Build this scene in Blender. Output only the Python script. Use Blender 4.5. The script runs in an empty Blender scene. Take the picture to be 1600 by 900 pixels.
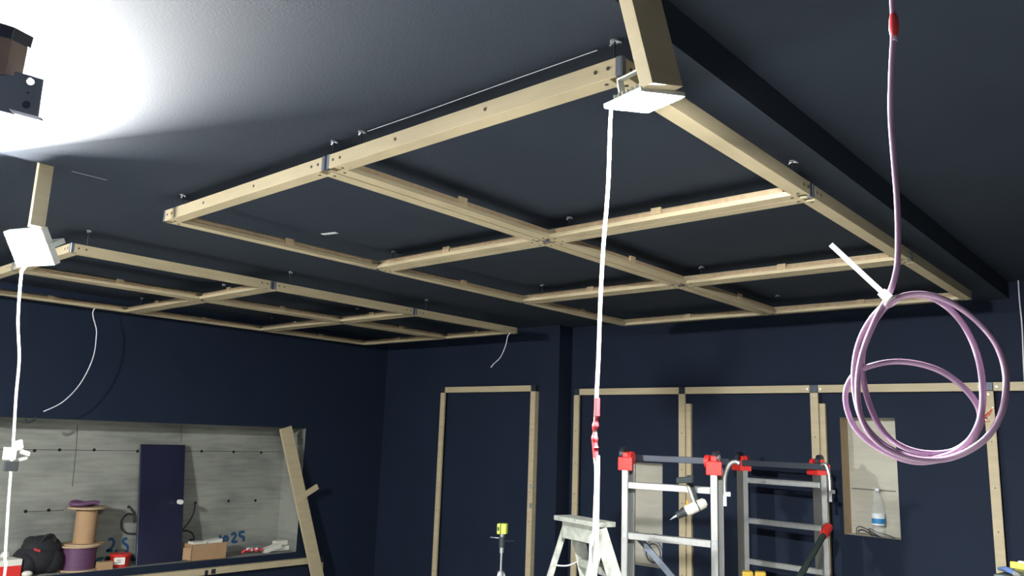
import bpy, math, random
from mathutils import Vector, Matrix
random.seed(7)
C = bpy.context.scene.collection
V = Vector
# ------------------------------------------------------------------ camera
EYE = V((0, 0, 1.6))
RT = V((0.75183672, 0.65842049, 0.03498578))
UP = V((0.09559205, -0.16134773, 0.98225713))
FW = V((-0.6523831, 0.73515262, 0.18424691))
FPX = 1246.57
cam = bpy.data.cameras.new('camera'); camo = bpy.data.objects.new('camera', cam); C.objects.link(camo)
cam.sensor_width = 36; cam.lens = 36 * FPX / 1600; cam.clip_start = 0.05; cam.clip_end = 60
camo.matrix_world = Matrix(((RT.x, UP.x, -FW.x, EYE.x), (RT.y, UP.y, -FW.y, EYE.y), (RT.z, UP.z, -FW.z, EYE.z), (0, 0, 0, 1)))
bpy.context.scene.camera = camo
# ------------------------------------------------------------------ world, exposure
w = bpy.data.worlds.new('world'); bpy.context.scene.world = w; w.use_nodes = True
w.node_tree.nodes['Background'].inputs[0].default_value = (.5, .6, .8, 1)
w.node_tree.nodes['Background'].inputs[1].default_value = 0.05
vs = bpy.context.scene.view_settings
vs.view_transform = 'Standard'; vs.look = 'None'; vs.exposure = 0.0; vs.gamma = 1.0; vs.use_curve_mapping = False
LAMP_LEFT, LAMP_MID, LAMP_ADDED, LAMP_SIDE = 9800.0, 7000.0, 3500.0, 0.0
# ------------------------------------------------------------------ surveying helpers: sight lines met with real planes
def ray(px, py): return FW + RT * ((px - 800) / FPX) - UP * ((py - 450) / FPX)
def az(px, py, z): d = ray(px, py); return EYE + d * ((z - 1.6) / d.z)
def ay(px, py, y): d = ray(px, py); return EYE + d * (y / d.y)
def ax(px, py, x): d = ray(px, py); return EYE + d * (x / d.x)
def ad(px, py, D): return EYE + ray(px, py) * D
# ------------------------------------------------------------------ materials
M = {}
def mat(name, col, rough=.6, metal=0., noise=0., nscale=8., bump=0., bscale=60., stretch=(1, 1, 1), spec=.5, col2=None, trans=0., emit=None, es=0.):
    m = bpy.data.materials.new(name); m.use_nodes = True; n = m.node_tree.nodes; l = m.node_tree.links
    b = n['Principled BSDF']
    b.inputs['Base Color'].default_value = (*col, 1); b.inputs['Roughness'].default_value = rough
    b.inputs['Metallic'].default_value = metal; b.inputs['Specular IOR Level'].default_value = spec
    if trans: b.inputs['Transmission Weight'].default_value = trans
    if emit: b.inputs['Emission Color'].default_value = (*emit, 1); b.inputs['Emission Strength'].default_value = es
    if noise or bump:
        tc = n.new('ShaderNodeTexCoord'); mp = n.new('ShaderNodeMapping'); mp.inputs['Scale'].default_value = stretch
        l.new(tc.outputs['Object'], mp.inputs['Vector'])
    if noise:
        t = n.new('ShaderNodeTexNoise'); t.inputs['Scale'].default_value = nscale; t.inputs['Detail'].default_value = 6
        l.new(mp.outputs[0], t.inputs['Vector'])
        r = n.new('ShaderNodeValToRGB'); r.color_ramp.elements[0].position = .3; r.color_ramp.elements[1].position = .7
        c2 = col2 or tuple(c * (1 - noise) for c in col)
        r.color_ramp.elements[0].color = (*c2, 1); r.color_ramp.elements[1].color = (*col, 1)
        l.new(t.outputs['Fac'], r.inputs[0]); l.new(r.outputs[0], b.inputs['Base Color'])
    if bump:
        t2 = n.new('ShaderNodeTexNoise'); t2.inputs['Scale'].default_value = bscale; t2.inputs['Detail'].default_value = 4
        l.new(mp.outputs[0], t2.inputs['Vector'])
        bp = n.new('ShaderNodeBump'); bp.inputs['Strength'].default_value = bump; bp.inputs['Distance'].default_value = .01
        l.new(t2.outputs['Fac'], bp.inputs['Height']); l.new(bp.outputs[0], b.inputs['Normal'])
    M[name] = m; return m
mat('navy_paint', (.0105, .0195, .043), .75, spec=.25, noise=.18, nscale=2.5, bump=.15, bscale=90)
mat('ceiling_paint', (.026, .038, .057), .8, spec=.3, noise=.12, nscale=2.0, bump=.12, bscale=120)
mat('floor_screed', (.23, .225, .21), .7, noise=.2, nscale=3)
mat('pine', (.58, .50, .325), .55, noise=.14, nscale=5, stretch=(1, 1, 6), bump=.05, bscale=40)
mat('pine_end', (.60, .47, .29), .7, noise=.2, nscale=30)
mat('raw_wood', (.50, .37, .23), .7, noise=.2, nscale=12, stretch=(4, 4, 1))
mat('bracket_steel', (.19, .22, .28), .38, metal=.5)
mat('dark_steel', (.05, .06, .08), .4, metal=.6)
mat('screw_steel', (.12, .11, .09), .4, metal=.7)
mat('zinc', (.62, .65, .70), .3, metal=.8)
mat('aluminium', (.52, .54, .53), .36, metal=.85, noise=.12, nscale=10, stretch=(6, 6, 1))
mat('painted_ladder', (.40, .43, .38), .6, noise=.45, nscale=28, bump=.3)
mat('red_plastic', (.70, .035, .03), .38)
mat('dark_plastic', (.03, .04, .045), .45)
mat('white_plastic', (.80, .82, .80), .45)
mat('white_cord', (.86, .86, .86), .4)
mat('lilac_cable', (.42, .27, .41), .32, spec=.6)
mat('red_tape', (.60, .05, .06), .35)
mat('copper', (.8, .25, .12), .4, metal=.5)
mat('shaded_wood', (.20, .15, .125), .7, noise=.2, nscale=12)  # wood darkened so the post's shade is in its colour
mat('cardboard', (.42, .27, .15), .8, noise=.1, nscale=20)
mat('paper', (.75, .75, .68), .8)
mat('graffiti_blue', (.012, .07, .17), .7)
mat('graffiti_green', (.02, .11, .13), .7)
mat('bag_black', (.012, .013, .018), .8, bump=.4, bscale=50)
mat('purple_reel', (.13, .055, .13), .5, stretch=(1, 1, 60), noise=.3, nscale=3)
mat('panel_navy', (.022, .026, .062), .28, noise=.35, nscale=2.5)
mat('orange_plastic', (.85, .28, .04), .5)
mat('tool_grey', (.60, .60, .54), .5)
mat('yellow_plastic', (.62, .42, .06), .5)
mat('bright_yellow', (.85, .72, .06), .45)
mat('lime_plastic', (.62, .80, .12), .45)
mat('lime_dark', (.06, .09, .02), .5)
mat('blue_tool', (.07, .12, .26), .4)
mat('bench_top', (.035, .055, .05), .5)
mat('label_blue', (.03, .22, .50), .5)
mat('label_white', (.75, .82, .85), .5)
mat('bottle_plastic', (.90, .96, .95), .08, spec=.6)
M['bottle_plastic'].node_tree.nodes['Principled BSDF'].inputs['Alpha'].default_value = .20
mat('hole_black', (.004, .004, .004), .9)
mat('strip_white', (.8, .82, .9), .5)
mat('nylon', (.9, .92, .9), .4)
_n = M['nylon'].node_tree; _t = _n.nodes.new('ShaderNodeBsdfTranslucent'); _t.inputs[0].default_value = (.92, .94, .92, 1); _m = _n.nodes.new('ShaderNodeMixShader'); _m.inputs[0].default_value = .6
_n.links.new(_n.nodes['Principled BSDF'].outputs[0], _m.inputs[1]); _n.links.new(_t.outputs[0], _m.inputs[2]); _n.links.new(_m.outputs[0], _n.nodes['Material Output'].inputs[0])
mat('lamp_housing', (.70, .74, .70), .45)
def concrete(name, base, dark):
    m = bpy.data.materials.new(name); m.use_nodes = True; n = m.node_tree.nodes; l = m.node_tree.links
    b = n['Principled BSDF']; b.inputs['Roughness'].default_value = .8
    tc = n.new('ShaderNodeTexCoord')
    def noise(scale, st, det=8):
        mp = n.new('ShaderNodeMapping'); mp.inputs['Scale'].default_value = st; l.new(tc.outputs['Object'], mp.inputs['Vector'])
        t = n.new('ShaderNodeTexNoise'); t.inputs['Scale'].default_value = scale; t.inputs['Detail'].default_value = det
        l.new(mp.outputs[0], t.inputs['Vector']); return t
    a = noise(1.6, (1, 1, 1.6)); s = noise(7, (.5, .5, 5))
    mx = n.new('ShaderNodeMath'); mx.operation = 'MULTIPLY_ADD'; mx.inputs[1].default_value = .45
    l.new(s.outputs['Fac'], mx.inputs[0]); l.new(a.outputs['Fac'], mx.inputs[2])
    r = n.new('ShaderNodeValToRGB'); r.color_ramp.elements[0].position = .52; r.color_ramp.elements[1].position = .86
    r.color_ramp.elements[0].color = (*dark, 1); r.color_ramp.elements[1].color = (*base, 1)
    l.new(mx.outputs[0], r.inputs[0]); l.new(r.outputs[0], b.inputs['Base Color'])
    bp = n.new('ShaderNodeBump'); bp.inputs['Strength'].default_value = .3; bp.inputs['Distance'].default_value = .01
    l.new(s.outputs['Fac'], bp.inputs['Height']); l.new(bp.outputs[0], b.inputs['Normal'])
    M[name] = m
concrete('concrete', (.31, .325, .29), (.165, .178, .165))
concrete('concrete_pale', (.56, .55, .47), (.42, .42, .36))
mat('concrete_joint', (.10, .105, .095), .9)
def emitter(name, s, col=(1, .99, .96)):
    m = bpy.data.materials.new(name); m.use_nodes = True; n = m.node_tree.nodes; l = m.node_tree.links
    for x in list(n):
        if x.type != 'OUTPUT_MATERIAL': n.remove(x)
    e = n.new('ShaderNodeEmission'); e.inputs[0].default_value = (*col, 1); e.inputs[1].default_value = s
    l.new(e.outputs[0], n['Material Output'].inputs[0]); M[name] = m
emitter('led_left', LAMP_LEFT); emitter('led_mid', LAMP_MID); emitter('led_added', LAMP_ADDED)
# ------------------------------------------------------------------ mesh builder
class MB:
    def __init__(s): s.v = []; s.f = []; s.mi = []; s.mats = []; s.sm = []
    def m(s, name):
        if name not in s.mats: s.mats.append(name)
        return s.mats.index(name)
    def add(s, vs, fs, mn, smooth=False):
        o = len(s.v); s.v += [V(p) for p in vs]; k = s.m(mn)
        for f in fs: s.f.append([o + i for i in f]); s.mi.append(k); s.sm.append(smooth)
    def hexa(s, p, mn):   # 8 corners, bottom 0-3 then top 4-7
        s.add(p, [(0, 3, 2, 1), (4, 5, 6, 7), (0, 1, 5, 4), (1, 2, 6, 5), (2, 3, 7, 6), (3, 0, 4, 7)], mn)
    def box(s, a, b, mn):
        x0, x1 = sorted((a[0], b[0])); y0, y1 = sorted((a[1], b[1])); z0, z1 = sorted((a[2], b[2]))
        s.hexa([(x0, y0, z0), (x1, y0, z0), (x1, y1, z0), (x0, y1, z0), (x0, y0, z1), (x1, y0, z1), (x1, y1, z1), (x0, y1, z1)], mn)
    def obox(s, c, u, v, w, mn):   # centre and three half-axis vectors
        c, u, v, w = V(c), V(u), V(v), V(w)
        s.hexa([c - u - v - w, c + u - v - w, c + u + v - w, c - u + v - w, c - u - v + w, c + u - v + w, c + u + v + w, c - u + v + w], mn)
    def bar(s, a, b, wv, t, mn):   # rectangular bar a->b, wv = half-width vector, t = half thickness
        a, b, wv = V(a), V(b), V(wv); d = (b - a); n = d.cross(wv).normalized() * t
        s.obox((a + b) / 2, d / 2, wv, n, mn)
    def prism(s, poly, ext, mn):
        n = len(poly); ext = V(ext); p = [V(q) for q in poly]
        s.add(p + [q + ext for q in p], [tuple(range(n))[::-1], tuple(range(n, 2 * n))] + [(i, (i + 1) % n, n + (i + 1) % n, n + i) for i in range(n)], mn)
    def tube(s, pts, r, mn, seg=10, caps=True):
        pts = [V(p) for p in pts]; n = len(pts); rr = r if isinstance(r, (list, tuple)) else [r] * n
        t0 = (pts[1] - pts[0]).normalized(); nv = t0.orthogonal().normalized(); vs = []
        for i, p in enumerate(pts):
            t = (pts[min(i + 1, n - 1)] - pts[max(i - 1, 0)])
            if t.length < 1e-9: t = t0
            t.normalize(); nv = (nv - t * nv.dot(t))
            nv = nv.normalized() if nv.length > 1e-6 else t.orthogonal().normalized()
            bn = t.cross(nv)
            for k in range(seg):
                a = 2 * math.pi * k / seg; vs.append(p + (nv * math.cos(a) + bn * math.sin(a)) * rr[i])
        fs = [(i * seg + k, i * seg + (k + 1) % seg, (i + 1) * seg + (k + 1) % seg, (i + 1) * seg + k) for i in range(n - 1) for k in range(seg)]
        s.add(vs, fs, mn, True)
        if caps:
            s.add(vs[:seg], [tuple(range(seg))[::-1]], mn); s.add(vs[-seg:], [tuple(range(seg))], mn)
    def disc(s, c, n, r, mn, th=.002, seg=14):
        n = V(n).normalized(); s.tube([V(c), V(c) + n * th], r, mn, seg)
    def ball(s, c, rx, ry, rz, mn, R=None, nu=16, nv=10):
        vs = []; fs = []
        for i in range(nv + 1):
            for k in range(nu):
                a = math.pi * i / nv; b = 2 * math.pi * k / nu
                p = V((rx * math.sin(a) * math.cos(b), ry * math.sin(a) * math.sin(b), rz * math.cos(a)))
                if R: p = R @ p
                vs.append(V(c) + p)
        for i in range(nv):
            for k in range(nu): fs.append((i * nu + k, (i + 1) * nu + k, (i + 1) * nu + (k + 1) % nu, i * nu + (k + 1) % nu))
        s.add(vs, fs, mn, True)
    def build(s, name, parent=None, bevel=0., origin=None):
        me = bpy.data.meshes.new(name)
        org = V(origin) if origin is not None else (V(parent['_o']) if parent is not None and '_o' in parent.keys() else V((0, 0, 0)))
        if parent is None and origin is None:
            org = V((sum(v.x for v in s.v) / len(s.v), sum(v.y for v in s.v) / len(s.v), min(v.z for v in s.v)))
        me.from_pydata([tuple(v - org) for v in s.v], [], s.f); me.update()
        for k in s.mats: me.materials.append(M[k])
        for p, i, sm in zip(me.polygons, s.mi, s.sm): p.material_index = i; p.use_smooth = sm
        import bmesh
        bm = bmesh.new(); bm.from_mesh(me); bmesh.ops.recalc_face_normals(bm, faces=bm.faces)
        bm.to_mesh(me); bm.free()
        o = bpy.data.objects.new(name, me); C.objects.link(o)
        ORG[o.name] = org
        if parent is not None:
            o.parent = parent; o.location = org - ORG[parent.name]
        else: o.location = org
        if bevel:
            b = o.modifiers.new('bevel', 'BEVEL'); b.width = bevel; b.segments = 2; b.limit_method = 'ANGLE'; b.angle_limit = .7
        return o
ORG = {}
def thing(name, label, cat, loc, group=None):
    o = bpy.data.objects.new(name, None); C.objects.link(o); o.location = V(loc); o.empty_display_size = .1
    ORG[o.name] = V(loc); o['label'] = label; o['category'] = cat
    if group: o['group'] = group
    return o
def part(mb, name, parent, bevel=0., label=None):
    o = mb.build(name, parent, bevel, origin=ORG[parent.name])
    if label: o['label'] = label
    return o
def tag(o, label, cat, group=None):
    o['label'] = label; o['category'] = cat
    if group: o['group'] = group
    return o
def struct(o): o['kind'] = 'structure'; return o
def spline(pts, k=8):
    P = [V(p) for p in pts]; out = []
    for i in range(len(P) - 1):
        a, b, c, d = P[max(i - 1, 0)], P[i], P[i + 1], P[min(i + 2, len(P) - 1)]
        for j in range(k):
            t = j / k
            out.append(.5 * ((2 * b) + (c - a) * t + (2 * a - 5 * b + 4 * c - d) * t * t + (3 * b - a - 3 * c + d) * t ** 3))
    out.append(P[-1]); return out
X, Y, Z = V((1, 0, 0)), V((0, 1, 0)), V((0, 0, 1))
# ------------------------------------------------------------------ room shell
CEIL = 2.575; CEIL2 = 2.683; DROPX = -.935; STEPX = -3.325; XL = -6.75; YB = 5.8; Y1 = 5.61; XS = -4.385; XR = 4.2; YR = -3.6
NDEP = .34
def wall_grid(mb, axis, c, u0, u1, z0, z1, holes, inward, wm, nm):
    # axis 'y': plane y=c, u=x ; axis 'x': plane x=c, u=y ; inward = direction away from the room (niche depth)
    def P(u, z, d=0): return V((u, c + d * inward, z)) if axis == 'y' else V((c + d * inward, u, z))
    us = sorted({u0, u1, *[h[0] for h in holes], *[h[1] for h in holes]}); zs = sorted({z0, z1, *[h[2] for h in holes], *[h[3] for h in holes]})
    for i in range(len(us) - 1):
        for j in range(len(zs) - 1):
            uc, zc = (us[i] + us[i + 1]) / 2, (zs[j] + zs[j + 1]) / 2
            if any(h[0] < uc < h[1] and h[2] < zc < h[3] for h in holes): continue
            mb.add([P(us[i], zs[j]), P(us[i + 1], zs[j]), P(us[i + 1], zs[j + 1]), P(us[i], zs[j + 1])], [(0, 1, 2, 3)], wm)
    for (a, b, e, f, d, left) in holes:
        q = [P(a, e, d), P(b, e, d), P(b, f, d), P(a, f, d)]; g = [P(a, e), P(b, e), P(b, f), P(a, f)]
        mb.add(q, [(0, 1, 2, 3)], nm)
        for k in range(4):
            mb.add([g[k], g[(k + 1) % 4], q[(k + 1) % 4], q[k]], [(0, 1, 2, 3)], left if k == 3 and left else nm)
mb = MB(); mb.box((XL - .5, YR, -.1), (XR, 6.3, 0), 'floor_screed'); struct(mb.build('floor', origin=(0, 0, 0)))
mb = MB(); mb.box((STEPX, YR, CEIL), (DROPX, 6.3, CEIL + .2), 'ceiling_paint'); mb.box((DROPX, YR, CEIL2), (XR, 6.3, CEIL + .2), 'ceiling_paint'); mb.box((XL - .5, YR, CEIL + .035), (STEPX, 6.3, CEIL + .15), 'ceiling_paint')
mb.box((STEPX - .004, 1.10, CEIL), (STEPX, 1.235, CEIL + .007), 'strip_white')  # white strip paints the light caught on the step's gap edge
ceil = struct(mb.build('ceiling', origin=(0, 0, CEIL)))
mb = MB(); wall_grid(mb, 'x', XL, YR, Y1, 0, CEIL + .19, [(.6, 4.64, .458, 1.618, NDEP, None)], -1, 'navy_paint', 'concrete')
nb = XL - NDEP
# tie holes and formwork joints in the concrete
for px, py in [(54, 704), (93, 703), (147, 703), (215, 705), (315, 705), (365, 706), (408, 707), (40, 799), (76, 797), (305, 786), (357, 783), (399, 782), (439, 779), (201, 792)]:
    c = ax(px, py, nb); mb.disc(c, X, .013, 'hole_black', .003)
for pts in ([(0, 702), (215, 704.5)], [(288, 705), (440, 706)], [(40, 800), (100, 797)], [(121, 664), (119, 700), (113, 760)], [(283, 664), (283, 690)]):
    for a, b in zip(pts, pts[1:]):
        a, b = ax(*a, nb), ax(*b, nb); d = (b - a).normalized().cross(X) * .0035
        mb.add([a - d + X * .002, b - d + X * .002, b + d + X * .002, a + d + X * .002], [(0, 1, 2, 3)], 'concrete_joint')
wl = struct(mb.build('wall_left', origin=(XL, 0, 0)))
mb = MB()
h1 = (-3.80, -3.446, .62, 1.436, .14, 'raw_wood'); h2 = (-2.018, -1.655, 1.03, 1.820, .15, 'raw_wood')
wall_grid(mb, 'y', YB, XS, XR, 0, CEIL + .19, [h1, h2], 1, 'navy_paint', 'concrete_pale')
for px, py in [(1370, 766), (998, 738), (1034, 741)]:
    mb.disc(ay(px, py, YB + .148), -Y, .012, 'hole_black', .003)
for p, q in [((1331, 763), (1400, 768)), ]:
    a, b = ay(*p, YB + .147), ay(*q, YB + .147); mb.obox((a + b) / 2, (b - a) / 2, Y * .001, Z * .003, 'concrete_joint')
struct(mb.build('wall_back', origin=(0, YB, 0)))
mb = MB(); mb.box((XL - .05, Y1, 0), (XS, YB + .05, CEIL + .19), 'navy_paint'); struct(mb.build('wall_projection', origin=(XS, Y1, 0)))
mb = MB(); mb.box((XR, YR, 0), (XR + .1, 6.3, CEIL + .19), 'navy_paint'); struct(mb.build('wall_right', origin=(XR, 0, 0)))
mb = MB(); mb.box((XL - .5, YR - .1, 0), (XR, YR, CEIL + .19), 'navy_paint'); struct(mb.build('wall_rear', origin=(0, YR, 0)))
# ceiling hatch, thin pale line, pale mark
cpt = az(462, 19, CEIL); d1 = (az(420, 0, CEIL) - cpt).normalized(); d2 = (az(487, 5, CEIL) - cpt).normalized()
mb = MB(); mb.prism([cpt, cpt + d1 * .45, cpt + d1 * .45 + d2 * .45, cpt + d2 * .45], (0, 0, -.007), 'ceiling_paint')
tag(mb.build('ceiling_hatch', bevel=.001), 'flush access hatch in the grey ceiling near the top edge', 'hatch')
mb = MB()
a, b = V((-2.02, 1.533, CEIL - .002)), V((-1.10, 1.533, CEIL - .002)); mb.tube(spline([a, a.lerp(b, .3) + Y * .002, a.lerp(b, .6), b], 4), .0011, 'strip_white', 6)
tag(mb.build('ceiling_line'), 'thin pale line along the ceiling above the near beam', 'string')
mb = MB(); mb.obox(az(515, 365, CEIL - .001), V((.045, .01, 0)), V((-.002, .012, 0)), Z * .001, 'label_white')
tag(mb.build('tape_strip'), 'small pale strip of tape stuck to the ceiling within the big frame', 'tape')
# ------------------------------------------------------------------ wooden frames
HF = 2.475; TH = .050; FW_ = .054; FT = .018; SB = .02
def cell(par, o, u, v, w, Lu, Lv, dark=None, battens=True, outer_u=(0, 0), cleats=(1, 1, 1, 1), fscrews=True, metal_w=.018):
    # o = corner, u,v = in-plane unit vectors, w = unit vector from the visible face to the back
    o, u, v, w = V(o), V(u), V(v), V(w)
    sides = [(o, u, v, Lu), (o + u * Lu, v, -u, Lv), (o + u * Lu + v * Lv, -u, -v, Lu), (o + v * Lv, -v, u, Lv)]
    for k, (p, a, b, L) in enumerate(sides):
        m = MB(); e = .02
        m.prism([p + a * (e + .014), p + a * (L - e - .014), p + a * (L - FW_ - .001), p + b * FW_ + a * (L - FW_ - .001), p + b * FW_ + a * (FW_ + .001), p + a * (FW_ + .001)][0:0] or
                [p + a * .040, p + a * (L - .040), p + b * .040 + a * (L - .040), p + b * FW_ + a * (L - FW_ + .001), p + b * FW_ + a * (FW_ - .001), p + b * .040 + a * .040], w * FT, 'pine')
        q0 = p + w * (FT - .001)
        m.prism([q0 + a * metal_w, q0 + a * (L - metal_w), q0 + a * (L - metal_w) + b * SB, q0 + a * metal_w + b * SB], w * (TH - FT), 'pine')
        for e0, e1 in ((metal_w, .041), (L - .041, L - metal_w)): m.prism([p + a * e0, p + a * e1, p + a * e1 + b * .007, p + a * e0 + b * .007], w * FT, 'pine')
        bo = part(m, 'beam', par, .0012)
        ORG[bo.name] = ORG[par.name]
        if battens:
            m = MB(); s0 = .085
            q = p + b * (FW_ - .014) + w * FT
            m.prism([q + a * s0, q + a * (L - s0), q + a * (L - s0) + b * .012, q + a * s0 + b * .012], w * .016, 'raw_wood')
            part(m, 'batten', bo)
            if cleats[k]:
                m = MB(); c = q + a * (L * .5 - .022)
                m.prism([c + b * .012, c + a * .044 + b * .012, c + a * .044 + b * .022, c + b * .022], w * .026, 'pine_end')
                part(m, 'cleat', bo)
        # steel corner
        m = MB()
        m.prism([p + a * .004, p + a * metal_w, p + a * metal_w + b * .003, p + a * .003 + b * .003, p + a * .003 + b * metal_w, p + b * metal_w, p + b * .004], w * TH, 'bracket_steel')
        m.prism([p + a * .006 + b * .006, p + a * .05 + b * .006, p + a * .05 + b * .05, p + a * .006 + b * .05], w * .002, 'bracket_steel')
        for i in range(len(m.v) - 8, len(m.v)): m.v[i] = m.v[i] + w * FT
        part(m, 'corner_bracket', par)
        if fscrews:
            m = MB()
            for s in (p + a * .062 + b * .026, p + a * (L - .062) + b * .026):
                m = MB(); m.disc(s, -w, .0055, 'screw_steel', .0015); part(m, 'screw', par)
def face_screws(par, p, a, nrm, w, L, mids=()):
    for t in (.04, .078, *mids, L - .078, L - .04):
        m = MB(); m.disc(V(p) + V(a) * t + V(w) * (.026 if t in mids or True else 0), nrm, .0052, 'screw_steel', .0015); part(m, 'screw', par)
def hanger(par, x, y, z0, z1):
    m = MB(); m.tube([(x, y, z0), (x, y, z1)], .0025, 'dark_steel', 6)
    m.disc((x, y, z1 - .004), Z, .012, 'zinc', .004)
    m.tube(spline([(x - .014, y, z1 - .010), (x - .006, y, z1 - .004), (x + .008, y + .004, z1 - .004), (x + .018, y, z1 - .010)], 4), .003, 'zinc', 6)
    part(m, 'hanger', par)
G = .003
def ceiling_frame(name, label, xs, ys, z, hangers, scr):
    f = thing(name, label, 'ceiling frame', ((xs[0] + xs[-1]) / 2, (ys[0] + ys[-1]) / 2, z))
    for i in range(len(xs) - 1):
        for j in range(len(ys) - 1):
            x0, x1 = xs[i], xs[i + 1]; y0, y1 = ys[j], ys[j + 1]
            if i > 0: x0 += G
            if i < len(xs) - 2: x1 -= G
            if j > 0: y0 += G
            if j < len(ys) - 2: y1 -= G
            cell(f, (x0, y0, z), X, Y, Z, x1 - x0, y1 - y0, fscrews=(scr == 2))
            if j == 0: face_screws(f, (x0, y0, z), X, -Y, Z, x1 - x0, ((x1 - x0) * .3, (x1 - x0) * .62) if scr == 2 else ())
            if i == len(xs) - 2: face_screws(f, (x1, y0, z), Y, X, Z, y1 - y0)
    for x, y in hangers: hanger(f, x, y, z + TH - .01, CEIL if x > STEPX else CEIL + .035)
    # hangers grip the outer boards with small clips
    return f
AX = [-3.402, -2.214, -1.012]; AY = [1.513, 2.724, 3.942, 5.142]
ceiling_frame('ceiling_frame', 'large near pine grid frame of six cells hung below the dark ceiling', AX, AY, HF,
              [(-1.04, 1.522), (-2.04, 1.525), (-2.19, 1.525), (-3.26, 1.525), (-2.10, 2.735), (-3.30, 2.735), (-2.10, 3.95), (-1.03, 2.60), (-2.10, 4.98), (-3.2, 3.9)], 2)
BX = [-6.521, -5.336, -4.447]; BY = [1.517, 2.727, 3.932, 5.108]
ceiling_frame('ceiling_frame', 'farther pine grid frame hung at left, partly behind the glare of the work light', BX, BY, HF,
              [(-4.46, 2.85), (-4.46, 4.05), (-5.3, 2.85), (-5.3, 4.05), (-4.46, 1.6), (-6.5, 2.8), (-6.5, 4.0)], 1)
# upright frames on the back walls
def wall_frame(name, label, xs, yf, z0, z1, dp=.052, pw=.056):
    # xs = left edges of the posts, yf = front face, dp = depth back to the wall
    f = thing(name, label, 'wall frame', ((xs[0] + xs[-1]) / 2, yf + dp, z0))
    for i, x in enumerate(xs):
        m = MB(); m.box((x, yf, z0 + .054), (x + pw, yf + .02, z1 - .054), 'pine'); bx_ = x if i == 0 else x + pw - .02 if i == len(xs) - 1 else x + pw / 2 - .01
        m.box((bx_, yf + .019, z0 + .054), (bx_ + .02, yf + dp, z1 - .054), 'pine')
        part(m, 'post', f, .0012)
        if 0 < i < 3 and len(xs) > 2:
            m = MB(); m.box((x + pw - .004, yf + .022, z0), (x + pw + .040, yf + dp, z1 - .13), 'pine'); part(m, 'batten', f, .0012)
        for zz in (z0, z1 - .05):
            m = MB(); m.box((x + .003, yf + .004, zz), (x + pw - .003, yf + .05, zz + .05), 'dark_steel'); part(m, 'corner_bracket', f)
        for t in (.3, .58, .86, 1.12, 1.38, 1.66, z1 - z0 - .075):
            m = MB(); m.disc((x + pw / 2, yf, z0 + t), -Y, .0045, 'zinc' if t > 1.8 else 'screw_steel', .0015); part(m, 'screw', f)
    for x0, x1 in zip(xs, xs[1:]):
        for zz in (z0, z1 - .054):
            m = MB(); m.box((x0 + pw + .002, yf, zz), (x1 - .002, yf + .02, zz + .054), 'pine'); m.box((x0 + pw + .002, yf + .019, zz + (.034 if zz > 1 else 0)), (x1 - .002, yf + dp, zz + (.054 if zz > 1 else .02)), 'pine'); part(m, 'rail', f, .0012)
        for xx in (x0 + pw + .02, x1 - .02):
            m = MB(); m.disc((xx, yf, z1 - .027), -Y, .006, 'zinc', .0015); part(m, 'screw', f)
    return f
K1 = (Y1 - .055) / 5.25; K2 = (YB - .055) / 5.75
wf = wall_frame('wall_frame', 'tall single pine door-shaped frame on the projecting navy wall', [-5.510 * K1, -4.405 * K1], Y1 - .055, .02, 2.070)
m = MB()
for py in (760, 790): m.obox(ay(829, py, Y1 - .058), X * .012, Y * .003, Z * .022, 'zinc')
part(m, 'hinge', wf)
wall_frame('wall_frame', 'long row of joined upright pine frames against the back wall', [x * K2 for x in (-4.319, -3.269, -2.205, -1.110, -.02, 1.07)], YB - .055, .02, 2.046)
# low frame under the niche
m = MB(); yE = 4.93
f = thing('low_wall_frame', 'low pine frame on the left wall under the concrete niche', 'wall frame', (XL + .03, 3.4, 0))
x = XL + .052
for a, b, n in [((.9, .345), (yE - .05, .345), 'rail'), ((.9, .02), (yE - .05, .02), 'rail')]:
    m = MB(); z = a[1]; m.box((x - .052, a[0], z - .0), (x, b[0], z + .054), 'pine')
    if n == 'rail': part(m, 'rail', f, .0012)
m = MB(); m.box((x - .052, yE - .054, .075), (x, yE, .345), 'pine'); part(m, 'post', f, .0012)
m = MB(); m.box((x - .050, yE - .05, .345), (x - .003, yE - .002, .399), 'dark_steel'); part(m, 'corner_bracket', f)
m = MB(); m.box((x - .052, 3.70, .345), (x + .002, 3.73, .385), 'dark_steel'); m.box((x - .052, 3.76, .35), (x + .002, 3.80, .39), 'dark_steel'); part(m, 'clip', f)
# ------------------------------------------------------------------ work lights
def flood(name, label, P, n, up, wdt, hgt, led, depth=.03, fins=True):
    P, n = V(P), V(n).normalized(); u = V(up).cross(n).normalized(); v = n.cross(u)
    t = thing(name, label, 'work light', P)
    m = MB(); m.obox(P - n * depth * .5, u * wdt / 2, v * hgt / 2, n * depth / 2, 'lamp_housing')
    for k in range(7): m.obox(P - n * (depth + .008) + u * (k - 3) * wdt * .11, u * .002, v * hgt * .38, n * .008, 'lamp_housing')
    part(m, 'housing', t, .003)
    m = MB(); q = P + n * .0015
    m.obox(q, u * (wdt / 2 - .008), v * (hgt / 2 - .008), n * .001, led); part(m, 'led_panel', t)
    m = MB()
    for s in (-1, 1): m.bar(P + u * s * (wdt / 2 + .004) - n * .015, P + u * s * (wdt / 2 + .004) - n * .075, v * .01, .002, 'lamp_housing')
    m.bar(P - u * (wdt / 2 + .005) - n * .076, P + u * (wdt / 2 + .005) - n * .076, v * .01, .002, 'lamp_housing')
    part(m, 'mounting_bracket', t)
    return t, u, v, n
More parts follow.
